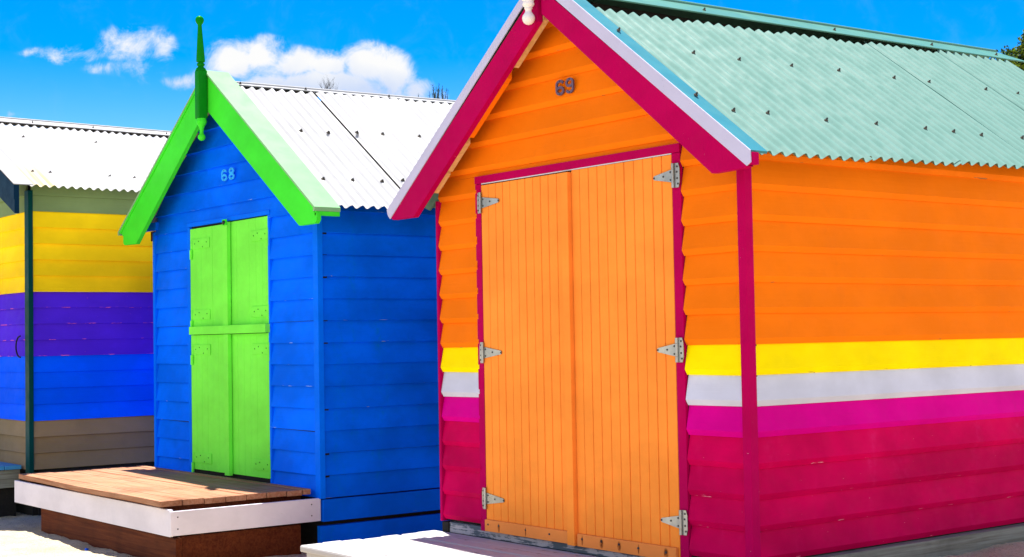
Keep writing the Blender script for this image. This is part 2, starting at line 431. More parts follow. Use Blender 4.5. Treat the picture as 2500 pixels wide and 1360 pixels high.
def digit(ch, x, z, w, h, st, y, m, parent):
    def ell(cx, cz, rx, rz, a0, a1, n=22):
        return [(cx + rx * math.cos(R_(a0 + (a1 - a0) * i / n)), cz + rz * math.sin(R_(a0 + (a1 - a0) * i / n))) for i in range(n + 1)]
    g = G(); a = w / 2 - st / 2; cx = x + w / 2
    def six(f):
        rz = h * .30; cz = z + rz
        lo = ell(cx, cz, a, rz - st / 2, 0, 352, 26)
        g.ribbon([f(p) for p in lo], st, y - .009, y, m, True)
        up = ell(cx, z + h * .70, a, h * .30 - st / 2, 20, 180, 14)
        g.ribbon([f(p) for p in up + [(cx - a, z + h * .5), (cx - a, cz)]], st, y - .0095, y - .0004, m)
    if ch == '6': six(lambda p: p)
    if ch == '9': six(lambda p: (2 * cx - p[0], 2 * z + h - p[1]))
    if ch == '8':
        g.ribbon(ell(cx, z + h * .28, a, h * .28 - st / 2, 0, 346, 26), st, y - .009, y, m, True)
        g.ribbon(ell(cx, z + h * .755, a * .86, h * .245 - st / 2 + .002, 0, 346, 26), st, y - .0095, y - .0004, m, True)
    for px_, pz in ((cx, z + st / 2), (cx, z + h - st / 2)):
        g.cyl((px_, y - .012, pz), (px_, y - .008, pz), st * .22, st * .26, 'screw', 8)
    return g.build('number_digit', parent, smooth=True)

# =================================================================== ORANGE HUT
OX, OZ = -1.42, 3.15; OS = .76; ORISE = .012
hut = thing('beach_hut', 'orange beach hut numbered 69 with crimson trim, coloured bands and teal corrugated roof', 'beach hut', (-1.385, 2.1, -.24), 'beach huts in a row')
DEP = 4.0
zs = [-.16 + .16 * k for k in range(-0, 22)]
def omat(z):
    if z < .47: return 'crimson'
    if z < .63: return 'magenta'
    if z < .79: return 'white_board'
    if z < .95: return 'yellow'
    return 'orange'
und = lambda z: (OZ - .05 - z) / OS
g = G()
wall(g, (0, 0), (1, 0), (0, -1), zs, .16, [omat(z) for z in zs], lambda z: max(-2.748, OX - und(z)), lambda z: min(-.052, OX + und(z)), openings=[(-2.325, -.462, 2.052)])
# dark backing slab added behind the boards to stop light leaking through
g.prism([(-2.745, -.17), (-.025, -.17), (-.025, 1.98), (OX, OZ - .10), (-2.745, 2.05)], .0285, .09, 'dark_in')
g.build('front_wall', hut, 'front gable clad in orange weatherboards with coloured bands', smooth=True)
sz = [z for z in zs if z < 2.0]
g = G()
wall(g, (0, 0), (0, 1), (1, 0), sz, .16, [omat(z) for z in sz], lambda z: .045, lambda z: DEP - .06, zcap=2.04)
g.box(-.09, -.0285, .095, DEP, -.17, 2.0, 'dark_in')
g.build('side_wall', hut, 'long side wall of orange, yellow, white, magenta and crimson weatherboards', smooth=True)
g = G()
wall(g, (-2.77, 0), (0, 1), (-1, 0), sz, .16, [omat(z) for z in sz], lambda z: .045, lambda z: DEP - .06, zcap=2.0)
g.build('side_wall', hut, smooth=True)
g = G()
wall(g, (0, DEP), (1, 0), (0, 1), zs, .16, [omat(z) for z in zs], lambda z: max(-2.70, OX - und(z)), lambda z: min(-.06, OX + und(z)))
g.box(-2.7, -.03, DEP - .09, DEP - .03, -.17, 2.0, 'dark_in')
g.build('back_wall', hut, smooth=True)
for (x0, x1, y0, y1, zt) in ((-.050, .004, -.004, .055, 1.89), (-2.775, -2.750, -.004, .055, 1.93), (-.055, .004, DEP - .055, DEP + .004, 1.93), (-2.775, -2.72, DEP - .055, DEP + .004, 1.93)):
    g = G(); g.box(x0, x1, y0, y1, -.175, zt, 'crimson_trim', .004); g.build('corner_post', hut)
# base timbers
g = G(); g.box(-2.70, -.05, .012, .06, -.245, -.178, 'grey_wood_x', .004); g.build('base_beam', hut, 'flaking grey timber under the front wall')
g = G(); g.box(-.03, .045, -.02, DEP, -.40, -.168, 'grey_wood', .006); g.build('base_beam', hut, 'grey mossy timber under the side wall')
g = G(); g.box(-2.76, -2.69, .0, DEP, -.5, -.178, 'dark_in', .004); g.build('base_beam', hut)
# door frame
g = G(); g.box(-2.338, -2.278, .004, .027, -.20, 2.0, 'crimson_trim', .003); g.build('door_frame', hut, 'crimson left jamb')
g = G(); g.box(-.532, -.468, .004, .027, -.20, 2.0, 'crimson_trim', .003); g.build('door_frame', hut, 'crimson right jamb')
g = G(); g.box(-2.338, -.468, .0, .027, 2.002, 2.050, 'crimson_trim', .003)
g.box(-2.27, -.535, .003, .03, 1.996, 2.0015, 'white_board'); g.build('door_frame', hut, 'crimson head of the door frame')
# door leaves
def planked(g, x0, x1, z0, z1, yf, wdt, m, th=.03, gap=.0035, jit=.0012, bev=.0045):
    n = max(1, round((x1 - x0) / wdt)); w = (x1 - x0) / n
    E_ = [x0 + i * w + (random.uniform(-.035, .035) * w if 0 < i < n else 0) for i in range(n + 1)]
    for i in range(n):
        dy = random.uniform(-jit, jit); gp = gap * random.uniform(.7, 1.5)
        g.box(E_[i] + gp / 2, E_[i + 1] - gp / 2, yf + dy, yf + th, z0, z1, m, bev)
    g.box(x0 + .002, x1 - .002, yf + .007, yf + th - .002, z0 + .002, z1 - .002, m)
yd = .002
g = G(); planked(g, -2.272, -1.444, -.188, 1.990, yd, .0752, 'orange_door', th=.022)
dl = g.build('door', hut, 'left orange planked door leaf')
g = G(); g.box(-1.446, -1.382, yd - .028, yd + .02, -.20, 1.985, 'orange_door', .003); g.build('cover_strip', dl)
g = G(); g.box(-2.266, -1.448, yd - .020, yd - .0015, -.195, -.122, 'rail', .004)
for x in (-2.23, -2.12, -1.85, -1.62): g.cyl((x, yd - .0225, -.15 + random.uniform(-.01, .012)), (x, yd - .018, -.15), .0055, .0065, 'screw', 8)
g.build('bottom_rail', dl)
for z in (1.877, .926, .008): hinge_T(dl, -2.268 + (0 if z > 0 else 0), z, -2.083, -2.305, yd - .002)
g = G(); planked(g, -1.380, -.534, -.195, 1.995, yd + .001, .0742, 'orange_door', th=.022)
dr = g.build('door', hut, 'right orange planked door leaf')
g = G(); g.box(-1.366, -.545, yd - .020, yd - .0008, -.200, -.127, 'rail', .004)
for x in (-1.32, -1.15, -1.0, -.84, -.62): g.cyl((x, yd - .0225, -.155 + random.uniform(-.012, .012)), (x, yd - .018, -.155), .0065, .008, 'screw', 8)
g.build('bottom_rail', dr)
for z in (1.876, .934, .012): hinge_T(dr, -.508, z, -.662, -.462, yd - .004)
# number 69
digit('6', -1.488, 2.447, .076, .093, .0155, -.004, 'number_grey', hut)
digit('9', -1.398, 2.447, .074, .093, .0155, -.004, 'number_grey', hut)
# barge boards and metal capping (front plane Y=-.185)
yb = -.185
def zc(x, a, s): return a - s * abs(x - OX)
g = G(); g.prism([(-1.40, 3.055), (.200, 1.845), (.165, 1.838), (-.050, 1.833), (-1.40, 2.905)], yb + .004, yb + .045, 'crimson_trim'); g.build('barge_board', hut, 'right crimson barge board')
g = G(); g.prism([(-1.44, 3.055), (-3.046, 1.838), (-3.02, 1.820), (-2.775, 1.820), (-1.44, 2.868)], yb + .004, yb + .045, 'crimson_trim'); g.build('barge_board', hut, 'left crimson barge board')
g = G(); g.prism([(OX, OZ + .012), (.222, 1.922), (.225, 1.862), (.196, 1.846), (-1.25, 2.951), (OX, 3.085)], yb - .003, yb + .0035, 'lavender')
g.prism([(OX, OZ + .012), (.222, 1.922), (.214, 1.910), (OX, OZ)], yb + .004, yb + .125, 'teal_flash')
g.build('barge_cap', hut, 'lavender and turquoise metal capping on the right rake')
g = G(); g.prism([(OX, OZ + .012), (-3.084, 1.89), (-3.07, 1.85), (-3.046, 1.828), (-1.53, 3.011), (OX, 3.085)], yb - .003, yb + .0035, 'lavender')
g.prism([(OX, OZ + .012), (-3.084, 1.89), (-3.07, 1.88), (OX, OZ)], yb + .004, yb + .125, 'teal_flash')
g.build('barge_cap', hut, 'lavender metal capping on the left rake')
# flange end (the return of the barge at the right foot)
g = G(); g.box(.196, .232, yb + .004, yb + .05, 1.850, 1.912, 'crimson_trim', .003); g.build('barge_end_block', hut)
# roof sheets
nR = (OS, 0, 1)
bnd = [-.065, .72, 1.55, 2.42, 3.28, 4.14]
xe, ze = .195, 1.918; XT = (-1.085, -1.10, -1.12, -1.15, -1.185)
sheets = []
for i in range(5):
    g = G(); ov = .06 if i < 4 else 0; xt = XT[i]; zt = ze + OS * (xe - xt)
    corrugated(g, bnd[i], bnd[i + 1] + ov, xe - .018 * i + random.uniform(-.006, .006), ze + OS * .018 * i, xt, zt, 'teal_roof', rise=ORISE, up=.003 * i + .001, phase=.02, skew=random.uniform(-.01, .01), bow=random.uniform(-.004, .005))
    sheets.append(g.build('roof_sheet', hut, smooth=True, angle=50))
g = G(); corrugated(g, -.14, 4.14, -3.05, 1.905, -1.665, 1.905 + .765 * 1.385, 'teal_roof', rise=ORISE); g.build('roof_sheet', hut, smooth=True, angle=50)
def sheet_of(y):
    for i in range(5):
        if y < bnd[i + 1]: return sheets[i]
    return sheets[-1]
crest = lambda y: round((y + .02) / .09) * .09 - .02
def rs(x, y):
    y = crest(y); z = ze + OS * (xe - x) + ORISE * (y + .18)
    n = Vector((OS, 0, 1)).normalized(); p = Vector((x, y, z)) + n * (.016 + .003 * sheets.index(sheet_of(y)))
    roof_screw(sheet_of(y), *p, n)
for y in (.31, .73, 1.16, 1.59, 2.13, 2.53, 3.1, 3.5, 3.9): rs(-.69 + random.uniform(-.012, .012), y)
for y in (.098, .345, .80, 1.255, 1.72, 2.0, 2.27, 2.65, 3.0, 3.4, 3.8): rs(-.135 + random.uniform(-.012, .012), y)
capo = [o for o in hut.children if o.name.startswith('barge_cap')][0]
for x in (-.81, -.22): roof_screw(capo, x, -.11, 1.926 + .756 * (.222 - x) + .006, (OS, 0, 1))
# ridge capping with a roll along the crest
def ridge_cap(parent, xc, zc_, y0, y1, wing, drop, m, roll=.02, rise=0.0, label=None, screws=(), slant=0.0):
    g = G(); pr = [(-wing, -drop - .006), (-wing, -drop), (-roll, -.004)]
    pr += [(-roll * math.cos(t), roll * math.sin(t)) for t in [math.pi * k / 8 for k in range(9)]]
    pr += [(roll, -.004), (wing, -drop), (wing, -drop - .006)]
    inn = [(x * .985, z - .003) for x, z in pr][::-1]
    pts = []; full = pr + inn; n = len(full)
    for y, sl in ((y0, 0), (y1, slant)):
        for x, z in full: pts.append((xc + x, y + sl * abs(x) / wing, zc_ + z + rise * y))
    g.poly(pts, [tuple(range(n)), tuple(range(2 * n - 1, n - 1, -1))] + [(i, (i + 1) % n, (i + 1) % n + n, i + n) for i in range(n)], m)
    o = g.build('ridge_cap', parent, label, smooth=True)
    nn = Vector((drop, 0, wing)).normalized()
    for y in screws: roof_screw(o, xc + wing * .66, y, zc_ - drop * .66 + .004 + rise * y, nn)
    return o
ridge_cap(hut, -1.38, 3.090, -.14, 4.28, .212, .098, 'teal_cap', rise=.014, screws=(.15, 1.0, 2.24, 3.31, 4.1), slant=.12)
# near-black boxes added to darken the hollow under the ridge cap; then rake blocks
g = G(); g.box(-1.50, -1.28, .1, 4.13, 2.80, 2.985, 'dark_in'); g.box(-1.31, -.98, .1, 4.1, 2.68, 2.75, 'dark_in'); g.build('ridge_shade_filler', hut)
bl = lambda x: 2.868 + .785 * (x + 1.44)
for xa, xb2, m_ in ((-1.43, -1.73, 'tan_wood'), (-1.80, -2.20, 'orange'), (-2.24, -2.44, 'tan_wood'), (-2.46, -2.60, 'tan_wood')):
    g = G(); g.prism([(xa, bl(xa) + .13), (xb2, bl(xb2) + .13), (xb2, bl(xb2) + .006), (xa, bl(xa) + .006)], -.137, -.098, m_)
    g.build('soffit_block', hut, 'raw timber block under the left rake' if m_ == 'tan_wood' else 'orange painted block under the left rake')
for k, x in enumerate((-2.74,)):
    z = OZ - .052 - OS * abs(x - OX)
    g = G(); g.box(x - .035, x + .035, -.138, .03, z - .075, z - .03, 'tan_wood', .003); g.build('purlin_end', hut)
# turned pendant
g = G(); x0 = -1.463; pr = [(2.846, .004), (2.850, .018), (2.860, .030), (2.874, .0365), (2.886, .038), (2.900, .0345), (2.912, .026), (2.920, .0195), (2.930, .0185), (2.938, .020), (2.941, .0245), (2.944, .0245), (2.947, .022), (2.956, .030), (2.963, .035), (2.970, .036), (2.977, .033), (2.984, .030), (2.994, .038), (3.004, .048), (3.014, .054), (3.022, .055)]
g.lathe(x0, -.228, pr, 'white_turned', 24); g.box(x0 - .042, x0 + .042, -.268, -.190, 3.020, 3.42, 'white_turned', .008)
g.lathe(x0, -.228, [(3.42, .045), (3.44, .03), (3.46, .035), (3.47, .022), (3.8, .014), (3.82, .028), (3.85, .03), (3.88, .005)], 'white_turned', 20)
g.build('finial', hut, 'white turned finial and pendant at the gable apex', smooth=True, angle=40)

# =================================================================== BLUE HUT
BX, BZ = -5.46, 3.175; BSR, BSL = .718, .67; BF = -.175
bh = thing('beach_hut', 'blue beach hut numbered 68 with lime green doors, green spire and white roof', 'beach hut', (-5.455, 1.4, -.45), 'beach huts in a row')
bz = [.048 + .16 * k for k in range(-1, 20)]
BDEP = 3.1
undL = lambda z: (BZ - .05 - z) / BSL; undR = lambda z: (BZ - .05 - z) / BSR
g = G()
wall(g, (0, BF), (1, 0), (0, -1), bz, .16, ['blue'] * len(bz), lambda z: max(-6.84, BX - undL(z)), lambda z: min(-4.098, BX + undR(z)), D=.030, bead=False, r=.004, openings=[(-6.20, -4.757, 2.030)])
g.prism([(-6.85, -.11), (-4.055, -.11), (-4.055, 1.98), (BX, BZ - .10), (-6.85, 2.05)], BF + .027, BF + .09, 'dark_in')
g.build('front_wall', bh, 'front gable clad in blue weatherboards', smooth=True)
bzs = [z for z in bz if z < 2.05]
g = G(); wall(g, (-4.03, BF), (0, 1), (1, 0), bzs, .16, ['blue_side'] * 30, lambda z: .028, lambda z: BDEP, D=.030, bead=False, r=.004, zcap=2.08)
g.box(-4.12, -4.057, BF + .1, BF + BDEP, -.11, 2.0, 'dark_in'); g.build('side_wall', bh, 'blue weatherboard side wall', smooth=True)
g = G(); wall(g, (-6.88, BF), (0, 1), (-1, 0), bzs, .16, ['blue'] * 30, lambda z: .028, lambda z: BDEP, D=.030, bead=False, r=.004, zcap=2.0); g.build('side_wall', bh, smooth=True)
g = G(); wall(g, (0, BF + BDEP), (1, 0), (0, 1), bz, .16, ['blue'] * 30, lambda z: max(-6.84, BX - undL(z)), lambda z: min(-4.06, BX + undR(z)), D=.030, bead=False, r=.004)
g.box(-6.8, -4.1, BF + BDEP - .08, BF + BDEP - .028, -.1, 2.0, 'dark_in'); g.build('back_wall', bh, smooth=True)
for (x0, x1, y0, y1, zz) in ((-4.096, -4.026, BF - .004, BF + .040, 1.95), (-6.884, -6.842, BF - .004, BF + .040, 2.0), (-4.09, -4.026, BF + BDEP - .04, BF + BDEP + .004, 1.95), (-6.884, -6.842, BF + BDEP - .04, BF + BDEP + .004, 2.0)):
    g = G(); g.box(x0, x1, y0, y1, -.115, zz, 'blue_trim', .003); g.build('corner_post', bh)
g = G(); g.box(-4.075, -4.026, BF + .02, BF + BDEP, -.280, -.122, 'blue_side', .003); g.build('skirting_board', bh, 'upper blue skirting board')
g = G(); g.box(-4.085, -4.034, BF + .0, BF + BDEP, -.56, -.312, 'blue_side', .003); g.build('skirting_board', bh, 'lower scuffed blue skirting board')
g = G(); g.box(-6.86, -4.11, BF + .05, BF + .1, -.56, -.12, 'dark_in'); g.box(-4.11, -4.088, BF + .05, BF + BDEP, -.56, -.115, 'dark_in'); g.build('base_frame', bh)
# eave beam ends
g = G(); g.box(-7.06, -6.80, BF - .012, BF + .04, 2.02, 2.085, 'blue_trim', .003); g.build('eave_beam', bh)
g = G(); g.box(-7.00, -6.885, BF + .03, BF + .09, 1.93, 2.015, 'deck_dark', .003); g.build('purlin_end', bh)
# frame, stable doors
g = G(); g.box(-6.198, -6.152, BF + .002, BF + .03, -.06, 1.992, 'blue_trim', .002); g.build('door_frame', bh)
g = G(); g.box(-4.786, -4.758, BF + .002, BF + .03, -.06, 1.992, 'blue_trim', .002); g.build('door_frame', bh)
g = G(); g.box(-6.198, -4.758, BF + .001, BF + .03, 1.994, 2.028, 'blue_trim', .002); g.build('door_frame', bh)
yl = BF + .006
for (x0, x1, z0, z1, nm, side) in ((-6.148, -5.51, 1.095, 1.975, 'upper left', -1), (-5.428, -4.790, 1.095, 1.985, 'upper right', 1), (-6.148, -5.51, -.022, 1.088, 'lower left', -1), (-5.428, -4.790, -.022, 1.088, 'lower right', 1)):
    g = G(); planked(g, x0, x1 + (.075 if side < 0 else 0), z0, z1, yl + (.006 if side > 0 else 0), .106, 'green_door', th=.018, gap=.0012, jit=.0008, bev=.0018)
    d = g.build('door', bh, nm + ' light green stable door leaf')
    if side < 0:
        g = G(); g.box(-5.488, -5.410, yl - .034, yl - .0005, (z0 - .012 if z0 < 0 else z0 + .062), (1.985 if z0 > 0 else 1.088), 'green_door', .003); g.build('cover_strip', d)
    if z0 > 0:
        g = G(); xa, xb2 = (-6.095, -5.4705) if side < 0 else (-5.4695, -4.768)
        g.box(xa, xb2, yl - .044, yl - .001, 1.092, 1.158, 'green_door', .002); g.build('middle_rail', d)
        if side < 0:
            g = G(); g.box(-5.470, -5.40, yl - .046, yl - .035, 1.958, 2.005, 'green_trim', .003); g.cyl((-5.435, yl - .052, 1.97), (-5.41, yl - .06, 1.985), .011, .011, 'screw', 10)
            g.build('latch', d, smooth=True)
    for hz_ in ((1.845, 1.255) if z0 > 0 else (.967, .078)):
        if side < 0: butt_hinge(d, -6.095, -5.780, hz_, yl - .001, -1)
        else: butt_hinge(d, -5.060, -4.790, hz_, yl + .005, 1)
digit('6', -5.526, 2.317, .092, .095, .017, BF - .003, 'number_blue', bh)
digit('8', -5.400, 2.317, .092, .095, .017, BF - .003, 'number_blue', bh)
# barge boards
yb = -.35
g = G(); g.prism([(BX + .0, BZ - .005), (-3.775, 1.955), (-3.775, 1.925), (-3.735, 1.918), (-3.735, 1.868), (-3.762, 1.845), (-3.986, 1.845), (BX, BZ - .290)], yb, yb + .035, 'green_trim')
g.build('barge_board', bh, 'right green barge board')
g = G(); g.prism([(BX - .001, BZ - .005), (-7.175, 2.014), (-7.12, 1.975), (-7.118, 1.915), (-7.095, 1.898), (-6.845, 1.892), (BX - .001, BZ - .290)], yb, yb + .035, 'green_trim')
g.build('barge_board', bh, 'left green barge board')
g = G(); g.prism([(BX + .002, BZ + .004), (BX + .002, BZ + .020), (-3.745, 1.962), (-3.745, 1.932), (-3.765, 1.932), (-3.765, 1.958)], yb - .012, yb + .200, 'green_flash')
g.build('barge_cap', bh, 'sunlit pale green capping on the right rake')
g = G(); g.prism([(BX, BZ + .004), (BX, BZ + .020), (-7.21, 2.022), (-7.21, 1.990), (-7.185, 1.990), (-7.185, 2.017)], yb - .012, yb + .200, 'green_flash')
g.prism([(BX, BZ + .003), (-7.184, 2.016), (-7.165, 2.002), (BX, BZ - .018)], yb - .009, yb - .001, 'green_trim')
g.build('barge_cap', bh, 'green capping on the left rake')
g = G(); g.box(-3.765, -3.745, yb + .0, yb + .195, 1.900, 1.931, 'green_trim', .002); g.build('eave_block', bh)
# roof
xe, ze = -3.79, 1.975
bnd = [-.17, .525, 1.35, 2.2, 3.02]
bs = []
for i in range(4):
    g = G(); xt = -5.288; zt = ze + BSR * (xe - xt)
    corrugated(g, bnd[i], bnd[i + 1] + (.05 if i != 0 else -.004), xe, ze, xt, zt, 'white_roof', pitch=.09, rise=.018, up=(.0, .016, .006, .0)[i], phase=.03)
    bs.append(g.build('roof_sheet', bh, smooth=True, angle=50))
g = G(); corrugated(g, -.17, 3.02, -7.13, 2.03, -5.60, 2.03 + BSL * 1.53, 'white_roof', rise=.014); g.build('roof_sheet', bh, smooth=True, angle=50)
def bscrew(x, y):
    i = [k for k in range(4) if y < bnd[k + 1]][0]; nb = Vector((BSR, 0, 1)).normalized()
    p = Vector((x, y, ze + BSR * (xe - x) + .018 * (y + .18))) + nb * (.015 + (.016 if i == 1 else .006 if i == 2 else 0)); roof_screw(bs[i], *p, nb, 1.0)
for y in (.075, .32, .575, .815, 1.17, 1.5, 1.9): bscrew(-4.70, y)
for y in (-.09, .16, .42, .60, .84, 1.2, 1.6): bscrew(-4.09, y)
ridge_cap(bh, -5.46, 3.118, -.14, 3.05, .105, .030, 'white_roof', rise=.014, roll=.016, screws=(-.08, .52, 1.34, 2.1))
g = G(); g.box(-5.55, -5.37, -.12, 3.0, 2.86, 3.005, 'dark_in'); g.box(-5.37, -5.20, -.12, 3.0, 2.80, 2.90, 'dark_in'); g.build('ridge_shade_filler', bh)  # near-black boxes added so the slit below the cap reads as shade
# spire: square post, turned neck, tapered spike and ball, drop below
g = G(); fx, fy = -5.452, -.393
g.box(fx - .0385, fx + .0385, fy - .0385, fy + .0385, 2.800, 3.185, 'dark_green', .010)
pr = [(3.183, .045), (3.200, .040), (3.212, .026), (3.220, .022), (3.226, .030), (3.234, .033), (3.242, .030), (3.248, .022), (3.252, .022), (3.256, .034), (3.262, .035), (3.30, .033), (3.545, .0165), (3.555, .017), (3.562, .022), (3.575, .031), (3.590, .0345), (3.606, .0335), (3.620, .024), (3.628, .010), (3.630, .002)]
g.lathe(fx, fy, pr, 'dark_green', 20, lean=(-.035, 0))
g.lathe(fx + .004, fy, [(2.625, .004), (2.629, .016), (2.640, .027), (2.654, .031), (2.668, .027), (2.678, .018), (2.690, .0155), (2.715, .0165), (2.735, .022), (2.755, .034), (2.768, .040), (2.774, .042), (2.782, .042), (2.790, .037), (2.802, .037)], 'green_trim', 20)
g.build('finial', bh, 'dark green tapered spire with ball and turned drop', smooth=True, angle=40)

# =================================================================== LEFT HUT
LX, LF = -9.17, -.467
G.size = .9      # its boards are narrower than those of the other two huts
lh = thing('beach_hut', 'beach hut striped yellow, purple, blue and tan with dark corner post and white roof', 'beach hut', (-11.0, 1.4, -.45), 'beach huts in a row')
lz = [-.197 + .16 * k for k in range(0, 25)]
def lmat(z):
    if z < .25: return 'l_brown'
    if z < .89: return 'l_blue'
    if z < 1.53: return 'l_purple'
    if z < 2.33: return 'l_yellow'
    return 'l_grey'
LC, LA, LS = -11.0, 3.56, .475
undl = lambda z: (LA - .05 - z) / LS
g = G(); wall(g, (0, LF), (1, 0), (0, -1), lz, .16, [lmat(z) for z in lz], lambda z: max(-12.78, LC - undl(z)), lambda z: min(-9.278, LC + undl(z)), D=.029, bead=False, r=.004, openings=[(-11.85, -10.15, 1.88)])
g.prism([(-12.8, -.19), (-9.2, -.19), (-9.2, 2.55), (LC, LA - .1), (-12.8, 2.55)], LF + .027, LF + .09, 'dark_in'); g.build('front_wall', lh, smooth=True)
lzs = [z for z in lz if z < 2.6]
g = G(); wall(g, (LX, LF), (0, 1), (1, 0), lzs, .16, [lmat(z) for z in lzs], lambda z: .028, lambda z: 3.4, D=.029, bead=False, r=.004, zcap=2.62)
g.box(LX - .09, LX - .027, LF + .1, LF + 3.4, -.19, 2.55, 'dark_in'); g.build('side_wall', lh, 'striped weatherboard side wall', smooth=True)
g = G(); wall(g, (-12.83, LF), (0, 1), (-1, 0), lzs, .16, [lmat(z) for z in lzs], lambda z: .028, lambda z: 3.4, D=.029, bead=False, r=.004, zcap=2.6); g.build('side_wall', lh, smooth=True)
g = G(); wall(g, (0, LF + 3.4), (1, 0), (0, 1), lz, .16, [lmat(z) for z in lz], lambda z: max(-12.78, LC - undl(z)), lambda z: min(-9.2, LC + undl(z)), D=.029, bead=False, r=.004)
g.box(-12.8, -9.25, LF + 3.3, LF + 3.37, -.19, 2.5, 'dark_in'); g.build('back_wall', lh, smooth=True)
for a in ((-9.279, LX + .006, LF - .006, LF + .040), (-12.836, -12.78, LF - .006, LF + .04)):
    g = G(); g.box(a[0], a[1], a[2], a[3], -.30, 2.57, 'dark_teal', .004); g.build('corner_post', lh)
g = G(); g.box(-12.8, -9.24, LF + .05, LF + .1, -.76, -.2, 'dark_in'); g.box(-9.26, -9.20, LF + .1, LF + 3.3, -.76, -.192, 'dark_in')
g.build('base_frame', lh)
g = G(); planked(g, -11.80, -11.002, -.18, 1.83, LF + .004, .1, 'l_yellow', th=.02); g.build('door', lh)
g = G(); planked(g, -10.998, -10.20, -.18, 1.83, LF + .004, .1, 'l_yellow', th=.02); g.build('door', lh)
for xx in ((-11.85, -11.802), (-10.198, -10.15)):
    g = G(); g.box(xx[0], xx[1], LF - .002, LF + .026, -.19, 1.835, 'dark_teal'); g.build('door_frame', lh)
g = G(); g.box(-11.85, -10.15, LF - .003, LF + .026, 1.837, 1.88, 'dark_teal'); g.build('door_frame', lh)
xe, ze = -9.0, 2.598; xt = -10.81; zt = ze + LS * (xe - xt)
bnd = [-.53, .37, 1.155, 2.0, 3.05]
ls = []
for i in range(4):
    g = G(); corrugated(g, bnd[i], bnd[i + 1] + (.05 if i < 3 else 0), xe, ze, xt, zt, 'white_roof_l', rise=-.008, up=.003 * (i % 2) + .001)
    ls.append(g.build('roof_sheet', lh, smooth=True, angle=50))
g = G(); corrugated(g, -.53, 3.05, -13.0, 2.60, -11.2, 2.60 + LS * 1.8, 'white_roof_l'); g.build('roof_sheet', lh, smooth=True, angle=50)
nl = Vector((LS, 0, 1)).normalized()
def lscrew(x, y):
    i = [k for k in range(4) if y < bnd[k + 1]][0]; y = round(y / .09) * .09
    p = Vector((x, y, ze + LS * (xe - x) - .008 * (y + .18))) + nl * .015; roof_screw(ls[i], *p, nl, 1.0)
for y in (-.12, .685, 1.5, 2.0): lscrew(-10.40, y)
for y in (-.336, -.19, .447, .69, 1.1, 1.5): lscrew(-9.36, y)
ridge_cap(lh, -11.0, 3.555, -.60, 3.05, .105, .052, 'white_roof', rise=-.008, roll=.016, screws=(.2, .9, 1.8))
g = G(); g.box(-11.1, -10.75, -.5, 3.0, 3.25, 3.40, 'dark_in'); g.build('ridge_shade_filler', lh)  # dark box added to blacken the gap between sheets and cap
g = G(); g.prism([(LC + .001, LA + .002), (LC + .001, LA + .012), (-8.905, 2.600), (-8.905, 2.590)], -.705, -.52, 'white_roof'); g.build('barge_cap', lh)
zt_ = lambda x: 2.588 + .452 * (-8.916 - x)
g = G(); g.prism([(LC + .001, zt_(LC)), (-8.912, zt_(-8.912)), (-8.912, zt_(-8.912) - .275), (-9.0, zt_(-9.0) - .275), (LC + .001, zt_(LC) - .275)], -.696, -.650, 'navy')
g.prism([(LC + .001, zt_(LC)), (-8.912, zt_(-8.912)), (-8.912, zt_(-8.912) - .138), (LC + .001, zt_(LC) - .138)], -.703, -.6965, 'navy')
g.build('barge_board', lh, 'right navy barge board')
g = G(); g.prism([(LC - .001, zt_(LC)), (-13.1, zt_(-8.9)), (-13.1, zt_(-8.9) - .275), (LC - .001, zt_(LC) - .275)], -.696, -.650, 'navy'); g.build('barge_board', lh)
# rope pull beside the post
g = G(); pts = []
for i in range(15):
    t = math.pi * i / 14; pts.append(Vector((-9.30 - .125 * math.sin(t), LF - .045, 1.02 + .105 * math.cos(t))))
for a, b in zip(pts[:-1], pts[1:]): g.cyl(a, b, .008, .008, 'rope', 8)
g.build('rope_pull', lh, smooth=True)

G.size = 1.0; lh.location = (-9.381, .707, -.304)

# =================================================================== DECKS
def plank_deck(g, x0, x1, ys, z, th, m, bev=.006, gap=.006, front=None, jx=.012):
    for a, b in zip(ys[:-1], ys[1:]):
        dz = random.uniform(-.003, .003)
        g.box(x0 + random.uniform(-jx, jx), x1 + random.uniform(-jx, jx) * .5, a + gap / 2, b - gap / 2, z - th + dz, z + dz, m, bev)
dk = thing('timber_deck', 'low brown timber deck with white fascia boards in front of the blue hut', 'deck', (-5.6, -.75, -.5), 'timber decks in front of the huts')
g = G()
ys = [-1.360, -1.20, -1.04, -.88, -.72, -.56, -.40, -.272, -.205]
plank_deck(g, -7.06, -4.115, ys[1:], -.045, .040, 'deck')
# front plank, bowed outwards a little and worn at its ends
n = 14; P = []
for i in range(n + 1):
    t = i / n; x = -7.08 + (7.08 - 4.125) * t; f = -1.318 - .050 * t + .012 * math.sin(t * 9)
    if i == 0: f += .02
    P.append((x, f))
poly = P + [(-4.125, -1.205), (-7.08, -1.205)]
g.prism(poly, -.082, -.044, 'deck', axis='z')
g.build('deck_boards', dk)
g = G(); g.box(-7.13, -4.075, -1.318, -1.292, -.282, -.100, 'white_fascia', .003); g.build('fascia_board', dk, 'front white fascia board')
g = G(); g.box(-4.073, -4.048, -1.320, -.165, -.274, -.110, 'white_fascia', .003)
for y in (-1.27, -.24):
    for z in (-.15, -.23): g.cyl((-4.0455, y, z), (-4.049, y, z), .004, .006, 'screw', 8)
g.build('fascia_board', dk, 'side white fascia board')
g = G(); g.box(-6.66, -4.10, -1.262, -1.215, -.60, -.300, 'deck_dark', .004); g.build('base_board', dk, 'red brown board below the front fascia')
g = G(); g.box(-4.15, -4.10, -1.214, -.30, -.60, -.290, 'deck_dark', .004); g.build('base_board', dk, 'red brown board below the side fascia')
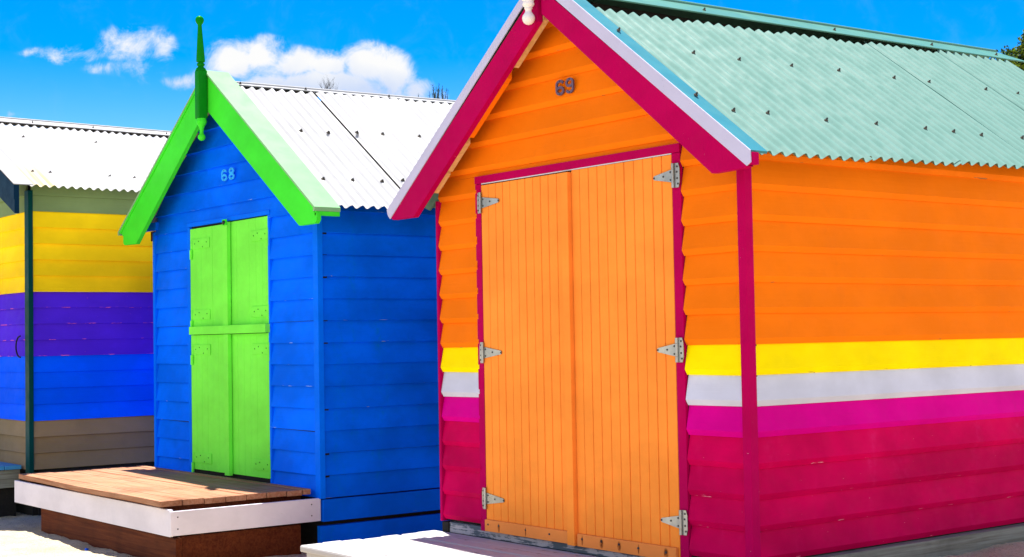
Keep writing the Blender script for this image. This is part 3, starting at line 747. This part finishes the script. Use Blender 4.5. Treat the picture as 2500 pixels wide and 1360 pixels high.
for x in (-6.9, -6.0, -5.1, -4.25):
    g = G(); g.box(x, x + .045, -1.290, -.24, -.20, -.088, 'deck_dark', .002); g.build('joist', dk)
g = G(); g.box(-6.95, -4.2, -1.289, -1.25, -.262, -.205, 'white_fascia', .002); g.build('bearer', dk)

od = thing('timber_deck', 'peeling white painted timber deck at the foot of the orange doors', 'deck', (-1.5, -.5, -.45), 'timber decks in front of the huts')
g = G(); ys = [-1.03, -.875, -.73, -.585, -.44, -.30, -.16, -.005]
plank_deck(g, -2.825, -.02, ys, -.240, .042, 'worn_white', bev=.012, gap=.004, jx=.02)
g.build('deck_boards', od)
g = G(); g.box(-2.79, -2.75, -.99, -.03, -.38, -.284, 'worn_white', .004); g.build('edge_board', od)
g = G(); g.box(-2.79, -.05, -1.0, -.96, -.50, -.284, 'worn_white', .004); g.build('edge_board', od)
g = G(); g.box(-2.745, -2.70, -.95, -.04, -.55, -.30, 'dark_in'); g.build('joist', od)
G.size = .9
ld = thing('timber_deck', 'weathered blue topped deck in front of the striped hut, at the left edge', 'deck', (-11, -.9, -.5), 'timber decks in front of the huts')
g = G(); plank_deck(g, -12.7, -9.33, [-1.5, -1.36, -1.22, -1.08, -.94, -.80, -.66, -.49], -.150, .04, 'worn_blue', jx=.01); g.build('deck_boards', ld)
g = G(); g.box(-9.40, -9.355, -1.48, -.50, -.37, -.195, 'grey_wood', .004); g.build('edge_board', ld)
g = G(); g.box(-12.6, -9.41, -1.48, -1.43, -.42, -.195, 'grey_wood', .004); g.build('edge_board', ld)
g = G(); g.box(-9.46, -9.42, -1.42, -.52, -.76, -.2, 'dark_in'); g.box(-12.6, -9.46, -1.40, -1.36, -.76, -.2, 'dark_in'); g.build('joist', ld)

G.size = 1.0; ld.location = (-9.381, -1.363, -.349)

# =================================================================== GROUND
def gz(x, y):
    t = min(1, max(0, (x + 3.2) / 2.9)); t = t * t * (3 - 2 * t)
    return -.49 + .225 * t
from mathutils import noise as mn
def grid(x0, x1, y0, y1, st, amp):
    g = bmesh.new(); nx, ny = int((x1 - x0) / st), int((y1 - y0) / st); V = []
    for i in range(nx + 1):
        for j in range(ny + 1):
            x, y = x0 + (x1 - x0) * i / nx, y0 + (y1 - y0) * j / ny
            e = min(1, i / 6, (nx - i) / 6, j / 6, (ny - j) / 6)
            h = mn.fractal(Vector((x * 2.6, y * 2.6, 0)), 1, 2, 5) * .018 + mn.noise(Vector((x * 9, y * 9, 3))) * .010 + abs(mn.noise(Vector((x * 22, y * 22, 5)))) * .008
            V.append(g.verts.new((x, y, gz(x, y) + amp * h * e - (1 - e) * .012)))
    for i in range(nx):
        for j in range(ny):
            a = i * (ny + 1) + j; g.faces.new((V[a], V[a + 1 + ny], V[a + 2 + ny], V[a + 1]))
    return g
me = bpy.data.meshes.new('sand_surface')
b = grid(-14, 6, -4.5, 6, .045, 1.0); b.to_mesh(me); b.free()
for p in me.polygons: p.use_smooth = True
me.materials.append(M['sand']); o = bpy.data.objects.new('sand', me); COL.objects.link(o); o['kind'] = 'structure'
me = bpy.data.meshes.new('ground'); b = bmesh.new()
xs = [-900, -60, -3.2, -2.5, -1.8, -1.1, -.3, 60, 900]
V = [[b.verts.new((x, y, gz(x, 0) - .045)) for x in xs] for y in (-900, -20, 20, 900)]
for j in range(3):
    for i in range(len(xs) - 1): b.faces.new((V[j][i], V[j][i + 1], V[j + 1][i + 1], V[j + 1][i]))
b.to_mesh(me); b.free(); me.materials.append(M['sand']); o = bpy.data.objects.new('ground', me); COL.objects.link(o); o['kind'] = 'structure'
g = G(); g.lathe(-5.36, -1.39, [(-.500, .013), (-.484, .014), (-.480, .012), (-.478, .004)], 'plastic', 14)
tag(g.build('bottle_cap', None, smooth=True), 'small blue plastic cap on the sand beside the brown deck', 'bottle cap')

# =================================================================== TREES
def tube(g, pts, rs, m, seg=7):
    for (a, b_), (ra, rb) in zip(zip(pts[:-1], pts[1:]), zip(rs[:-1], rs[1:])): g.cyl(a, b_, ra, rb, m, seg, cap=True)
def branch(g, p, d, L, r, depth, m, tips, spread=.6, up=.15):
    n = 3; pts = [Vector(p)]; dd = Vector(d).normalized()
    for i in range(n):
        dd = (dd + Vector((random.uniform(-.16, .16), random.uniform(-.16, .16), random.uniform(-.05, .16)))).normalized()
        pts.append(pts[-1] + dd * L / n)
    tube(g, pts, [r, r * .85, r * .7, r * .55], m, 6)
    tips.append((pts[-1], dd))
    if depth <= 0: return
    for i in range(random.choice((2, 3, 3))):
        q = pts[random.choice((1, 2, 3))]
        a = Vector((random.uniform(-1, 1), random.uniform(-1, 1), random.uniform(-.3, 1))).normalized()
        branch(g, q, dd + a * spread + Vector((0, 0, up)), L * random.uniform(.55, .8), r * .5, depth - 1, m, tips, spread, up)
def bare_tree(x, y, ztop, label, crown_w=1.0, depth=5, m='bark', group=None, spread=.8):
    t = thing('bare_tree', label, 'tree', (x, y, -.49), group)
    g = G(); zf = ztop - .62 * crown_w
    g.cyl((x + .1, y, -.55), (x + .04, y, zf * .5), .16, .10, m, 10); g.cyl((x + .04, y, zf * .5), (x, y, zf), .10, .03, m, 10)
    g.build('trunk', t, smooth=True)
    g = G(); tips = []
    for k in range(4):
        a = 2 * math.pi * k / 4 + random.random(); branch(g, (x, y, zf), (math.cos(a) * .9, math.sin(a) * .9, .8), .30 * crown_w, .012, depth, m, tips, spread)
    for k in range(7):
        zz = zf * (.5 + .07 * k); a = random.random() * 7
        branch(g, (x, y, zz), (math.cos(a), math.sin(a), .5), .55, .02, 3, m, tips, .6)
    g.build('crown', t)
    return t
bare_tree(-29.3, 14.85, 8.22, 'small bare tree whose thin branches spread just above the white ridge of the blue hut', .72, 5)
def feather_tree(x, y, ztop, w, label, n=16, group='feathery trees behind the blue hut'):
    t = thing('feathery_tree', label, 'tree', (x, y, -.49), group)
    g = G(); g.cyl((x, y, -.55), (x, y, ztop - 1.2), .13, .05, 'bark', 8); g.build('trunk', t, smooth=True)
    g = G()
    for k in range(n):
        a = random.random() * 6.28; r = random.random() ** .6 * w
        px_, py_ = x + math.cos(a) * r, y + math.sin(a) * r
        top = ztop - (r / w) ** 1.2 * .45 * random.uniform(.4, 1.3) - random.random() * .12
        p0 = Vector((x + (px_ - x) * .5, y + (py_ - y) * .5, ztop - 1.3)); p1 = Vector((px_, py_, top))
        mid = (p0 + p1) / 2 + Vector((random.uniform(-.05, .05),) * 2 + (0,))
        tube(g, [p0, mid, p1], [.02, .013, .004], 'twig', 5)
        for j in range(34):
            f = random.uniform(.1, 1); q = p0.lerp(mid, f * 2) if f < .5 else mid.lerp(p1, f * 2 - 1)
            d = Vector((random.uniform(-1, 1), random.uniform(-1, 1), random.uniform(.5, 1.6))).normalized() * random.uniform(.03, .09)
            g.cyl(q, q + d, .006, .002, 'twig', 3, cap=False)
    g.build('crown', t)
feather_tree(-27.43, 17.25, 8.08, .36, 'tallest feathery blue-green tree top beside the crimson barge of the orange hut', 26)
feather_tree(-27.75, 16.85, 7.80, .34, 'feathery tree top just left of the tallest one behind the white ridge', 26)
feather_tree(-28.30, 16.1, 7.50, .30, 'wispy thin tree top showing midway along the white ridge', 7)
feather_tree(-28.75, 15.5, 7.62, .25, 'sparse twigs just poking over the white ridge right of the bare tree', 4)

def leafy_tree(x, y, z, label):
    t = thing('leafy_tree', label, 'tree', (x, y, -.49))
    g = G(); g.cyl((x, y, -.6), (x - .1, y, 2.2), .26, .18, 'bark', 12); g.cyl((x - .1, y, 2.2), (x, y, z - 1.0), .18, .08, 'bark', 10)
    tips = []
    for k in range(7):
        a = 6.28 * k / 7 + random.random(); branch(g, (x - .05, y, 2.3 + .35 * k), (math.cos(a), math.sin(a), .7), 1.0, .05, 2, 'bark', tips, .6)
    g.build('trunk', t, smooth=True)
    g = G(); i = g.mi('leaf'); i2 = g.mi('twig')
    cl = []
    for k in range(90):
        d = Vector((random.gauss(0, 1), random.gauss(0, 1), random.gauss(0, 1))).normalized() * random.uniform(.45, 1) 
        cl.append((Vector((x + d.x * 1.1, y + d.y * 1.1, z - 1.25 + d.z * 1.1)), random.uniform(.15, .34)))
    for c, r in cl:
        for k in range(420):
            d = Vector((random.gauss(0, 1), random.gauss(0, 1), random.gauss(0, 1))).normalized() * r * random.uniform(.5, 1.15)
            p = c + d; a = Vector((random.uniform(-1, 1), random.uniform(-1, 1), random.uniform(-1, 1))).normalized()
            b_ = a.orthogonal().normalized(); s = random.uniform(.022, .045)
            f = g.bm.faces.new([g.bm.verts.new(q) for q in (p - a * s, p - b_ * s * .5, p + a * s, p + b_ * s * .5)]); f.material_index = i if random.random() < .8 else i2
    g.build('crown', t)
leafy_tree(-8.82, 17.0, 6.25, 'dense dark green tree above the far end of the teal roof')

# =================================================================== SKY, SUN
el, az = 75.5, -68.0
w = bpy.data.worlds.new('World'); S.world = w; w.use_nodes = True
nt = w.node_tree; nt.nodes.clear()
out = N(nt, 'ShaderNodeOutputWorld'); bg = N(nt, 'ShaderNodeBackground'); nt.links.new(bg.outputs[0], out.inputs[0])
sky = N(nt, 'ShaderNodeTexSky', sky_type='NISHITA'); sky.sun_disc = False
sky.sun_elevation = R_(el); sky.sun_rotation = R_(az % 360); sky.air_density = 1.0; sky.dust_density = .3; sky.ozone_density = 2.0
bg.inputs['Strength'].default_value = .12
hs = N(nt, 'ShaderNodeHueSaturation'); hs.inputs['Saturation'].default_value = 1.82; hs.inputs['Value'].default_value = .56; hs.inputs['Hue'].default_value = .518
nt.links.new(sky.outputs[0], hs.inputs['Color'])
tc = N(nt, 'ShaderNodeTexCoord')
AX = ((.6106202, .79171618, -.01812367), (.04357844, -.01074182, .99899226), (-.79072365, .61079465, .04106093))
dots = []
for a in AX:
    v = N(nt, 'ShaderNodeVectorMath', operation='DOT_PRODUCT'); nt.links.new(tc.outputs['Generated'], v.inputs[0]); v.inputs[1].default_value = a; dots.append(v.outputs['Value'])
wd = math_(nt, 'MAXIMUM', dots[2], .05)
cu = math_(nt, 'MULTIPLY', math_(nt, 'DIVIDE', dots[0], wd), 3.572); cv = math_(nt, 'MULTIPLY', math_(nt, 'DIVIDE', dots[1], wd), 3.572)
uv = N(nt, 'ShaderNodeCombineXYZ'); nt.links.new(cu, uv.inputs[0]); nt.links.new(cv, uv.inputs[1])
# cloud puffs: azimuth-like and elevation-like offsets, half sizes, weight
blobs = [(320, 108, 80, 46, .75), (395, 112, 42, 46, .6), (275, 95, 45, 30, .5), (175, 128, 95, 24, .46), (90, 126, 50, 14, .34), (245, 165, 60, 20, .38), (330, 165, 85, 28, .40), (430, 195, 120, 22, .42),
         (575, 140, 75, 55, 1.15), (640, 130, 70, 48, 1.1), (720, 155, 80, 46, 1.1), (800, 160, 70, 40, 1.1), (900, 160, 85, 58, 1.25), (955, 175, 75, 58, 1.2), (780, 205, 260, 45, 1.2), (1020, 215, 55, 34, .8), (1070, 240, 50, 30, .5), (520, 190, 60, 40, .7), (20, 275, 34, 14, .4)]
wn = N(nt, 'ShaderNodeTexNoise'); wn.inputs['Scale'].default_value = 7; wn.inputs['Detail'].default_value = 5; nt.links.new(uv.outputs[0], wn.inputs['Vector'])
wv = N(nt, 'ShaderNodeVectorMath', operation='SUBTRACT'); nt.links.new(wn.outputs['Color'], wv.inputs[0]); wv.inputs[1].default_value = (.5, .5, .5)
ws = N(nt, 'ShaderNodeVectorMath', operation='SCALE'); nt.links.new(wv.outputs[0], ws.inputs[0]); ws.inputs['Scale'].default_value = .075
wu = N(nt, 'ShaderNodeVectorMath', operation='ADD'); nt.links.new(uv.outputs[0], wu.inputs[0]); nt.links.new(ws.outputs[0], wu.inputs[1])
acc = None
for bx, by, rx, ry, wt in blobs:
    c = ((bx - 1250) / 1000, (680 - by) / 1000, 0)
    s1 = N(nt, 'ShaderNodeVectorMath', operation='SUBTRACT'); nt.links.new(wu.outputs[0], s1.inputs[0]); s1.inputs[1].default_value = c
    s2 = N(nt, 'ShaderNodeVectorMath', operation='MULTIPLY'); nt.links.new(s1.outputs[0], s2.inputs[0]); s2.inputs[1].default_value = (1000 / rx / 1.25, 1000 / ry / 1.25, 0)
    ln = N(nt, 'ShaderNodeVectorMath', operation='LENGTH'); nt.links.new(s2.outputs[0], ln.inputs[0])
    d = math_(nt, 'MULTIPLY', math_(nt, 'SUBTRACT', 1.0, ln.outputs['Value'], clamp=True), wt)
    acc = d if acc is None else math_(nt, 'SMOOTH_MAX', acc, d, .12)
fn = N(nt, 'ShaderNodeTexNoise'); fn.inputs['Scale'].default_value = 11; fn.inputs['Detail'].default_value = 9; fn.inputs['Roughness'].default_value = .68; fn.inputs['Distortion'].default_value = .5
nt.links.new(uv.outputs[0], fn.inputs['Vector'])
gate = ramp(nt, acc, .03, .22)
dens = math_(nt, 'ADD', acc, math_(nt, 'MULTIPLY', math_(nt, 'SUBTRACT', fn.outputs[0], .52), math_(nt, 'MULTIPLY', gate, 1.55)))
dens = ramp(nt, dens, .06, .72)
front = ramp(nt, dots[2], .2, .4); dens = math_(nt, 'MULTIPLY', dens, front)
sn = N(nt, 'ShaderNodeTexNoise'); sn.inputs['Scale'].default_value = 6; sn.inputs['Detail'].default_value = 4; nt.links.new(uv.outputs[0], sn.inputs['Vector'])
shade = math_(nt, 'ADD', ramp(nt, cv, .44, .54, .0, 1.0), math_(nt, 'MULTIPLY', math_(nt, 'SUBTRACT', sn.outputs[0], .5), 1.6), clamp=True)
CL = 1.0
ccol = mix(nt, shade, (1.75 * CL, 2.05 * CL, 2.7 * CL), (2.75 * CL, 2.75 * CL, 2.75 * CL))
fin = mix(nt, dens, hs.outputs[0], ccol)
# low cloud band added out of view behind the camera to brighten shaded walls
on = N(nt, 'ShaderNodeTexNoise'); on.inputs['Scale'].default_value = 2.2; on.inputs['Detail'].default_value = 7; nt.links.new(tc.outputs['Generated'], on.inputs['Vector'])
sz3 = N(nt, 'ShaderNodeSeparateXYZ'); nt.links.new(tc.outputs['Generated'], sz3.inputs[0])
od2 = math_(nt, 'MULTIPLY', math_(nt, 'MULTIPLY', ramp(nt, on.outputs[0], .36, .54), ramp(nt, dots[2], .60, .25)), ramp(nt, sz3.outputs[2], .72, .38))
fin = mix(nt, od2, fin, (4.4, 4.3, 4.3))
nt.links.new(fin, bg.inputs['Color'])

sd = Vector((math.sin(R_(az)) * math.cos(R_(el)), math.cos(R_(az)) * math.cos(R_(el)), math.sin(R_(el))))
L = bpy.data.lights.new('sun', 'SUN'); L.energy = 4.6; L.angle = R_(.53); L.color = (1.0, .955, .88)
lo = bpy.data.objects.new('sun', L); COL.objects.link(lo); lo.rotation_euler = (-sd).to_track_quat('-Z', 'Y').to_euler(); lo.location = (0, 0, 12)

# =================================================================== CAMERA
cam = bpy.data.cameras.new('camera'); cam.sensor_width = 36; cam.lens = 3572.48 / 2500 * 36; cam.clip_end = 3000; cam.clip_start = .05
co = bpy.data.objects.new('camera', cam); COL.objects.link(co)
r, u, f = [Vector(a) for a in AX]
mt = Matrix(((r.x, u.x, -f.x, 5.19113784), (r.y, u.y, -f.y, -5.52562237), (r.z, u.z, -f.z, 1.01132607), (0, 0, 0, 1)))
co.matrix_world = mt
S.camera = co
